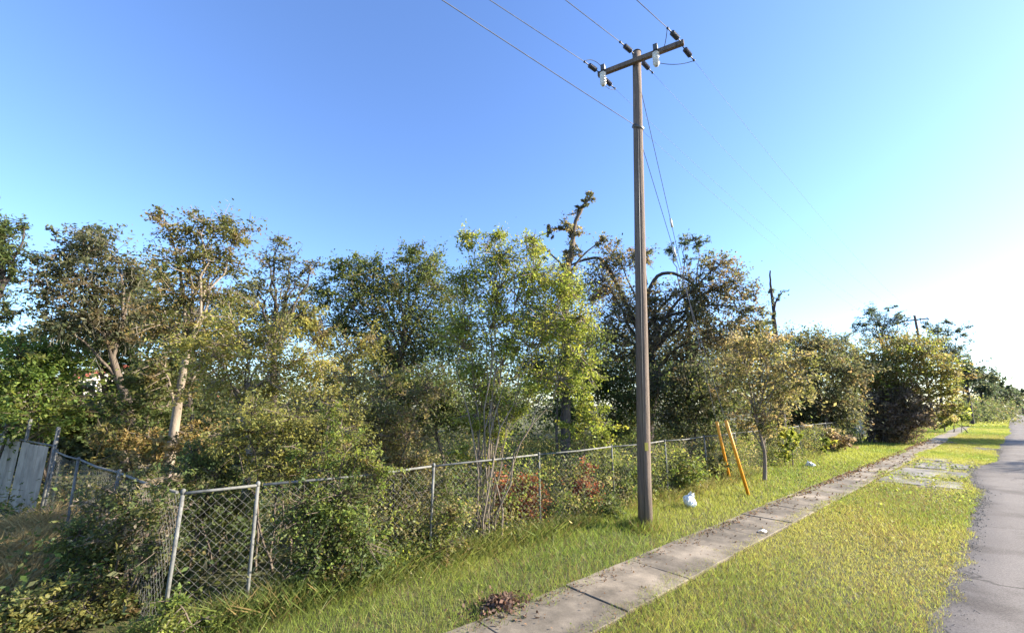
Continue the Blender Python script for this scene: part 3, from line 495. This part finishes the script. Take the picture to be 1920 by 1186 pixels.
# ------------------------------------------------------------------ chain-link fence
def chain_panel(name, w, h, d=.11, r=.0014, seed=0):
    g = np.random.default_rng(seed)
    tb = TB(); n = int(w/(d/2)); m = int(h/(d/2)); dx = w/n; dz = h/m
    for i in range(n):
        z = np.arange(m+1)*dz; x = dx*(i+.0)+np.where((np.arange(m+1)+i) % 2 == 0, 0, dx); yb = np.where((np.arange(m+1)+i) % 2 == 0, r, -r)
        # straight runs joined at the knuckles, three-sided wire
        zz = z-.03*np.sin(math.pi*(i/n))*z/h; yo = .03*np.sin(i*.21+seed)*np.sin(z*2.2+seed*2)
        tb.tube(np.stack([x+g.normal(size=m+1)*.003, yb+yo, zz+g.normal(size=m+1)*.003], 1), r, 3)
    return tb.mesh(name, MESHW)
HF = 1.5
def chain_fence(name, label, pts, skip_first=False):
    base = np.array([pts[0][0], pts[0][1], 0]); root = empty(name, base.tolist()); tag(root, label, 'fence', 'chain-link fences round the lot')
    cache = {}
    for i, p in enumerate(pts):
        mb = MB(); tl = np.array([random.uniform(-.02, .02), random.uniform(-.03, .03), 0])
        q = np.array([p[0], p[1], 0])-base
        if i == 0 and skip_first: continue
        mb.tube([q-[0, 0, .1], q+tl+[0, 0, HF-.01]], .021, 10); o = mb.build('post', STEEL, root)
        c = MB(); c.tube([q+tl+[0, 0, HF-.012], q+tl+[0, 0, HF+.035], q+tl+[0, 0, HF+.05]], [.025, .025, .01], 10); c.build('cap', STEEL, o)
        if i:
            a = np.array([pts[i-1][0], pts[i-1][1], 0])-base; L = float(np.linalg.norm(q-a))
            if True:
                mb = MB(); s = (q-a)/L*.03; mid = (a+q)/2+np.array([0, 0, HF-.01+random.uniform(-.02, .01)])
                mb.tube([a+s+[0, 0, HF], mid, q-s+[0, 0, HF]], .017, 8); mb.build('top_rail', STEEL, root)
            key = (round(L, 2), i % 4)
            if key not in cache: cache[key] = chain_panel('mesh_panel', L-.03, HF-.1, seed=i % 4)
            o = link('mesh_panel', cache[key], root); o.location = (a+(q-a)/L*.015+np.array([0, 0, .06])).tolist(); o.rotation_euler.z = math.atan2(q[1]-a[1], q[0]-a[0])
    return root
ys_ = [.56, 1.36]+[1.36+2.55*k for k in range(1, 15)]
chain_fence('chain_link_fence', 'long chain-link fence running along the sidewalk', [(FENCE(v), v) for v in ys_])
c0 = (FENCE(.56)-.05, .54); c1 = (-14.2, -1.2)
side = [(c0[0]+(c1[0]-c0[0])*t, c0[1]+(c1[1]-c0[1])*t) for t in (.005, .33, .66, .97)]
chain_fence('chain_link_fence', 'overgrown chain-link fence turning back from the street corner', side, True)

# ------------------------------------------------------------------ grey panel fence, far left
PANEL = plain('weathered_grey_sheet', (.32, .265, .205), .75, 0, .4, 2)
pf = empty('panel_fence', (-14.2, -1.2, 0)); tag(pf, 'tall grey sheet panel fence with bare metal posts at the left edge', 'fence')
ud = np.array([-2.62, -.76, 0.0]); uL = float(np.linalg.norm(ud)); ud /= uL; ang = math.atan2(ud[1], ud[0]); nrm = np.array([-ud[1], ud[0], 0])
rot = [[math.cos(ang), -math.sin(ang), 0], [math.sin(ang), math.cos(ang), 0], [0, 0, 1]]
for k in range(4):
    q = ud*uL*k; mb = MB(); mb.tube([q-[0, 0, .1], q+[random.uniform(-.03, .03), 0, 2.08+random.uniform(-.08, .08)]], .035, 10); mb.build('post', STEEL, pf)
for k in range(3):
    for z in (1.6, .8):
        mb = MB(); mb.tube([ud*uL*k+ud*.04-nrm*.0+[0, 0, z], ud*uL*(k+1)-ud*.04+[0, 0, z]], .022, 8); mb.build('rail', STEELDK, pf)
    for j in range(3):
        a = ud*(uL*k+.08+j*(uL-.16)/3); wdt = (uL-.16)/3-.02; mb = MB(); prof = []
        for s in range(13):                     # ribbed sheet
            t = s/12*wdt; prof.append((t, .03 if s in (0, 1, 4, 8, 11, 12) else .008))
        top = 1.58+random.uniform(-.02, .02); V = []; 
        for z in (.04, top):
            for dep in (0, .004):
                for t, e in prof: V.append(a+ud*t+nrm*(.045+e+dep)+np.array([0, 0, z]))
        F = []; n = 13
        for s in range(n-1): F += [(s, s+1, 2*n+s+1, 2*n+s), (n+s+1, n+s, 3*n+s, 3*n+s+1), (2*n+s, 2*n+s+1, 3*n+s+1, 3*n+s)]
        mb.add(V, F); mb.build('panel', PANEL, pf, smooth=False)
fb = MB(); fb.tube([(0, 0, -.1), (0, 0, 1.55)], .03, 8)

# ------------------------------------------------------------------ power poles
def lathe(mb, a, b, prof, n=12):
    a = np.array(a, float); b = np.array(b, float); mb.tube([a+(b-a)*t for t, r in prof], [r for t, r in prof], n)
def pole(label, base, top, arm, detail=True, H=None):
    base = np.array(base, float); top = np.array(top, float); root = empty('utility_pole', base.tolist()); tag(root, label, 'utility pole', 'wooden poles along the road')
    T = top-base; mb = MB(); mb.tube([T*t-[0, 0, .3*(t == 0)] for t in np.linspace(0, 1, 12)], np.linspace(.147, .103, 12)+rng.normal(size=12)*.0015, 20); mb.build('shaft', POLEWOOD, root)
    A, B = np.array(arm[0])-base, np.array(arm[1])-base; u = (B-A)/np.linalg.norm(B-A); v = np.array([-u[1], u[0], 0]); rt = np.array([u, v, np.cross(u, v)]).T
    if v[1] > 0: v = -v
    off = v*.17; mb = MB(); mb.box((A+B)/2+off, (float(np.linalg.norm(B-A)), .1, .12), rt); mb.build('crossarm', POLEWOOD, root, smooth=False, bevel=.008)
    back = np.array([0, -1, -.06]); fwd = np.array([0, 1, -.1]); S = {}
    def insul(nm, s, d, L=.62):
        d = d/np.linalg.norm(d); mb = MB(); pr = [(0, .012), (.22, .012)]
        for k in range(6): t = .25+k*.075; pr += [(t, .028), (t+.02, .062), (t+.03, .06), (t+.05, .028)]
        pr += [(.72, .014), (.95, .014), (.96, .028), (1.0, .028)]
        lathe(mb, s, s+d*L, pr, 12); mb.build('insulator', RUBBER, root); S[nm] = base+s+d*L
    c = (A+B)/2+off
    insul('Lb', A+off+u*.06+v*.06, back); insul('Rb', B+off-u*.06+v*.06, back); insul('Lf', A+off+u*.06-v*.06, fwd); insul('Rf', B+off-u*.06-v*.06, fwd)
    insul('Mb', T-[0, 0, .12]+np.array([0, -.12, 0]), back); insul('Mf', T-[0, 0, .12]+np.array([0, .12, 0]), fwd)
    S['Nb'] = base+T*.812+np.array([0, -.18, 0]); S['Nf'] = base+T*.812+np.array([0, .18, 0])
    mb = MB(); mb.tube([T*.812+[0, -.2, 0], T*.812+[0, .2, 0]], .018, 8); mb.tube([T*.812-[.02, 0, .03], T*.812+[.02, 0, .03]], .15, 16); mb.build('neutral_bracket', STEELDK, root)
    for t in (.08, .7):                                     # pale arresters hung under the arm
        s = A+(B-A)*t+off+v*.1; mb = MB(); mb.box(s+[0, 0, .05], (.1, .12, .16), rt); mb.box(s-[0, 0, .03]+v*.02, (.05, .05, .22), rt); br = mb.build('bracket', STEELDK, root, smooth=False)
        mb = MB(); pr = [(0, .03)]
        for k in range(5): pr += [(.05+k*.18, .05), (.1+k*.18, .082), (.15+k*.18, .05)]
        pr += [(.98, .05), (1, .02)]; lathe(mb, s+v*.05-[0, 0, .1], s+v*.05-[0, 0, .5], pr, 14); mb.build('arrester', PORC, root)
    if detail:
        for a_, b_, up in ((S['Lb']-base, A+off+u*.2, .35), (S['Rb']-base, B+off-u*.5, -.25), (S['Lf']-base, A+off+u*.18-[0, 0, .4], -.1), (S['Rf']-base, B+off-u*.6-[0, 0, .3], -.15)):
            mb = MB(); mb.tube(bez(np.array(a_), (np.array(a_)+b_)/2+[0, 0, up], np.array(b_), 12), .008, 6); mb.build('jumper_wire', WIRE, root)
        mb = MB(); mb.box(T*.145+np.array([.125, -.095, 0]), (.07, .012, .16), [[math.cos(.9), -math.sin(.9), 0], [math.sin(.9), math.cos(.9), 0], [0, 0, 1]]); mb.build('yellow_tag', YELLOWTAG, root, smooth=False)
        mb = MB(); mb.tube([T*t+np.array([.08, -.13, 0])*(1-.25*t) for t in (0.01, .3, .6, .8)], .008, 5); mb.build('ground_wire', STEELDK, root)
        mb = MB(); mb.tube([T-[0, 0, .01], T+[0, 0, .015]], [.118, .1], 16); mb.build('top_cap', STEELDK, root)
    return S
S1 = pole('near wooden power pole with tilted crossarm standing on the grass strip', (-5.39, 8.34, 0), (-4.93, 8.5, 11.3), ((-5.85, 8.17, 10.92), (-3.87, 8.88, 10.92)))
S2 = pole('far wooden power pole seen above the yellow-green roadside bush', (-5.39, 60, 0), (-5.3, 60, 11.6), ((-6.3, 60, 11.1), (-4.3, 60, 11.1)), False)
S3 = pole('farthest thin power pole near the end of the road', (-5.5, 112, 0), (-5.5, 112, 11.5), ((-6.5, 112, 11.0), (-4.5, 112, 11.0)), False)
WIREP = plain('bright_wire', (.4, .45, .55), 1); WIREP.node_tree.nodes['Principled BSDF'].inputs['Specular IOR Level'].default_value = 0
def wire(a, b, sag, lab, r=.009, m=None):
    t = np.linspace(0, 1, 60)[:, None]; p = np.array(a)*(1-t)+np.array(b)*t; p[:, 2] -= (4*sag*t*(1-t))[:, 0]
    mb = MB(); mb.tube(p, r, 5); tag(mb.build('power_line', m or WIRE), lab, 'cable', 'overhead lines strung between the poles')
for k, nm, dx in (('Lb', 'left crossarm insulator', -6.3), ('Mb', 'pole top', -5.3), ('Rb', 'right crossarm insulator', -4.3), ('Nb', 'bracket below the crossarm', -5.4)):
    wire(S1[k], (dx, -43, S1[k][2]+.1), 1.35 if k != 'Nb' else .75, f'overhead line from the near pole\'s {nm} out of the picture top')
for k, nm in (('L', 'left crossarm end'), ('M', 'pole top'), ('R', 'right crossarm end'), ('N', 'lower bracket')):
    wire(S1[k+'f'], S2[k+'b'], 1.3, f'overhead line from the near pole\'s {nm} to the far pole', .0035, WIREP)
    wire(S2[k+'f'], S3[k+'b'], 1.3, f'distant overhead line from the far pole\'s {nm} to the farthest pole', .009, WIREP)
def guy(label, top, foot):
    top = np.array(top); foot = np.array(foot); root = empty('guy_wire', foot.tolist()); tag(root, label, 'guy wire', 'guy wires with orange guards')
    T = top-foot; mb = MB(); mb.tube([T*0-[0, 0, .05], T], .008, 6); mb.build('cable', WIRE, root)
    L = np.linalg.norm(T); u = T/L; mb = MB(); mb.tube([u*.05, u*2.35], .045, 10); mb.build('guard', ORANGE, root)
    mb = MB(); mb.tube([u*L*.7, u*L*.7+u*.25], .03, 8); mb.build('strain_insulator', PORC, root)
guy('longer guy wire, its leaning orange guard nearer the power pole', (-4.96, 8.6, 10.4), (G(1370, 905)[0], G(1370, 905)[1], 0))
guy('shorter guy wire, its leaning orange guard nearer the sidewalk', (-5.05, 8.6, 8.9), (G(1404, 930)[0], G(1404, 930)[1], 0))

# ------------------------------------------------------------------ small things
def crumple(name, label, loc, d, mat, seed):
    r = np.random.default_rng(seed); me = bpy.data.meshes.new(name); V = []; F = []; n, m = 28, 14; ph0 = r.uniform(0, 6.28, 6)
    for i in range(m+1):
        t = i/m; prof = (math.sin(math.pi*min(1, t*1.02))**.55)*(1-.35*max(0, t-.55)) if t < .82 else .16+.35*(t-.82)/.18      # belly, pinched neck, flared ears
        for j in range(n):
            th = 2*math.pi*j/n; k = 1+.13*math.sin(3*th+ph0[0]+2*t)+.11*math.sin(7*th+ph0[1]-5*t)+.08*math.sin(11*th+9*t+ph0[2])+r.normal()*.04
            z = d[2]*(t+.1*math.sin(2*th+ph0[3])*t+(.12*math.sin(4*th+ph0[4]) if t > .9 else 0)); V.append((d[0]*prof*k*math.cos(th)+.25*d[0]*t*t, d[1]*prof*k*math.sin(th), max(0, z)))
    for i in range(m):
        for j in range(n): j2 = (j+1) % n; F.append((i*n+j, i*n+j2, (i+1)*n+j2, (i+1)*n+j))
    me.from_pydata(V, [], F); me.materials.append(mat); o = link(name, me); o.location = loc; o.rotation_euler = (R(24), R(-18), R(seed*50)); return tag(o, label, 'litter', 'white litter on the grass strip')
q = G(1288, 952); crumple('plastic_bag', 'crumpled white plastic bag on the grass near the power pole', (q[0], q[1], .04), (.16, .14, .32), WHITEP, 3)
q = G(1521, 876); crumple('plastic_bag', 'small white bag on the grass by the far fence', (q[0], q[1], .02), (.16, .16, .2), WHITEP, 5)
q = G(1430, 1001); mb = MB(); mb.add([(-.07, -.05, .004), (0, -.055, .03), (.08, -.04, .008), (.075, .05, .02), (.01, .045, .045), (-.06, .055, .012)], [(0, 1, 4, 5), (1, 2, 3, 4)])
o = mb.build('paper_scrap', WHITEP, smooth=False); o.location = (q[0], q[1], .05); so = o.modifiers.new('thickness', 'SOLIDIFY'); so.thickness = .002; tag(o, 'tiny white scrap on the sidewalk edge', 'litter', 'white litter on the grass strip')
q = P(1610, 800, 37.5); bd = empty('notice_board', (q[0], q[1], 0)); tag(bd, 'small pale board on a post at the far end of the fence', 'sign')
mb = MB(); mb.box((0, 0, .62), (.06, .06, 1.24)); mb.build('post', POLEWOOD, bd, smooth=False)
mb = MB(); mb.box((0, -.05, 1.1), (.5, .025, .95)); mb.build('board', SIGNM, bd, smooth=False, bevel=.004)

# ------------------------------------------------------------------ house far left
hp = P(200, 757, 34); hs_ = empty('house', (hp[0], hp[1], 0), R(15)); tag(hs_, 'small white house with red roof glimpsed through the trees at left', 'house')
WALLM = plain('white_siding', (.6, .57, .53), .7, 0, .05); ROOFM = plain('red_roof', (.42, .1, .07), .7, 0, .2, 5); GLASS = plain('dark_window_glass', (.03, .035, .04), .1)
mb = MB(); mb.box((0, 0, 1.5), (6, 8, 3)); mb.add([(3, -4, 3), (3, 4, 3), (3, 0, 4.5), (-3, -4, 3), (-3, 4, 3), (-3, 0, 4.5)], [(0, 1, 2), (5, 4, 3)]); mb.build('wall', WALLM, hs_, smooth=False)
rf = MB()
for s in (-1, 1): rf.add([(3.4, s*4.4, 2.86), (3.4, 0, 4.56), (-3.4, 0, 4.56), (-3.4, s*4.4, 2.86), (3.4, s*4.4, 3.0), (3.4, 0, 4.7), (-3.4, 0, 4.7), (-3.4, s*4.4, 3.0)], [(0, 1, 2, 3), (4, 7, 6, 5), (0, 3, 7, 4), (0, 4, 5, 1), (3, 2, 6, 7)])
rf.build('roof', ROOFM, hs_, smooth=False)
for yv in (-2.2, 1.8):
    mb = MB(); mb.box((3.02, yv, 1.6), (.08, 1.2, 1.3)); f = mb.build('window', WALLM, hs_, smooth=False); mb = MB(); mb.box((3.065, yv, 1.6), (.02, 1.0, 1.1)); mb.build('pane', GLASS, f, smooth=False)
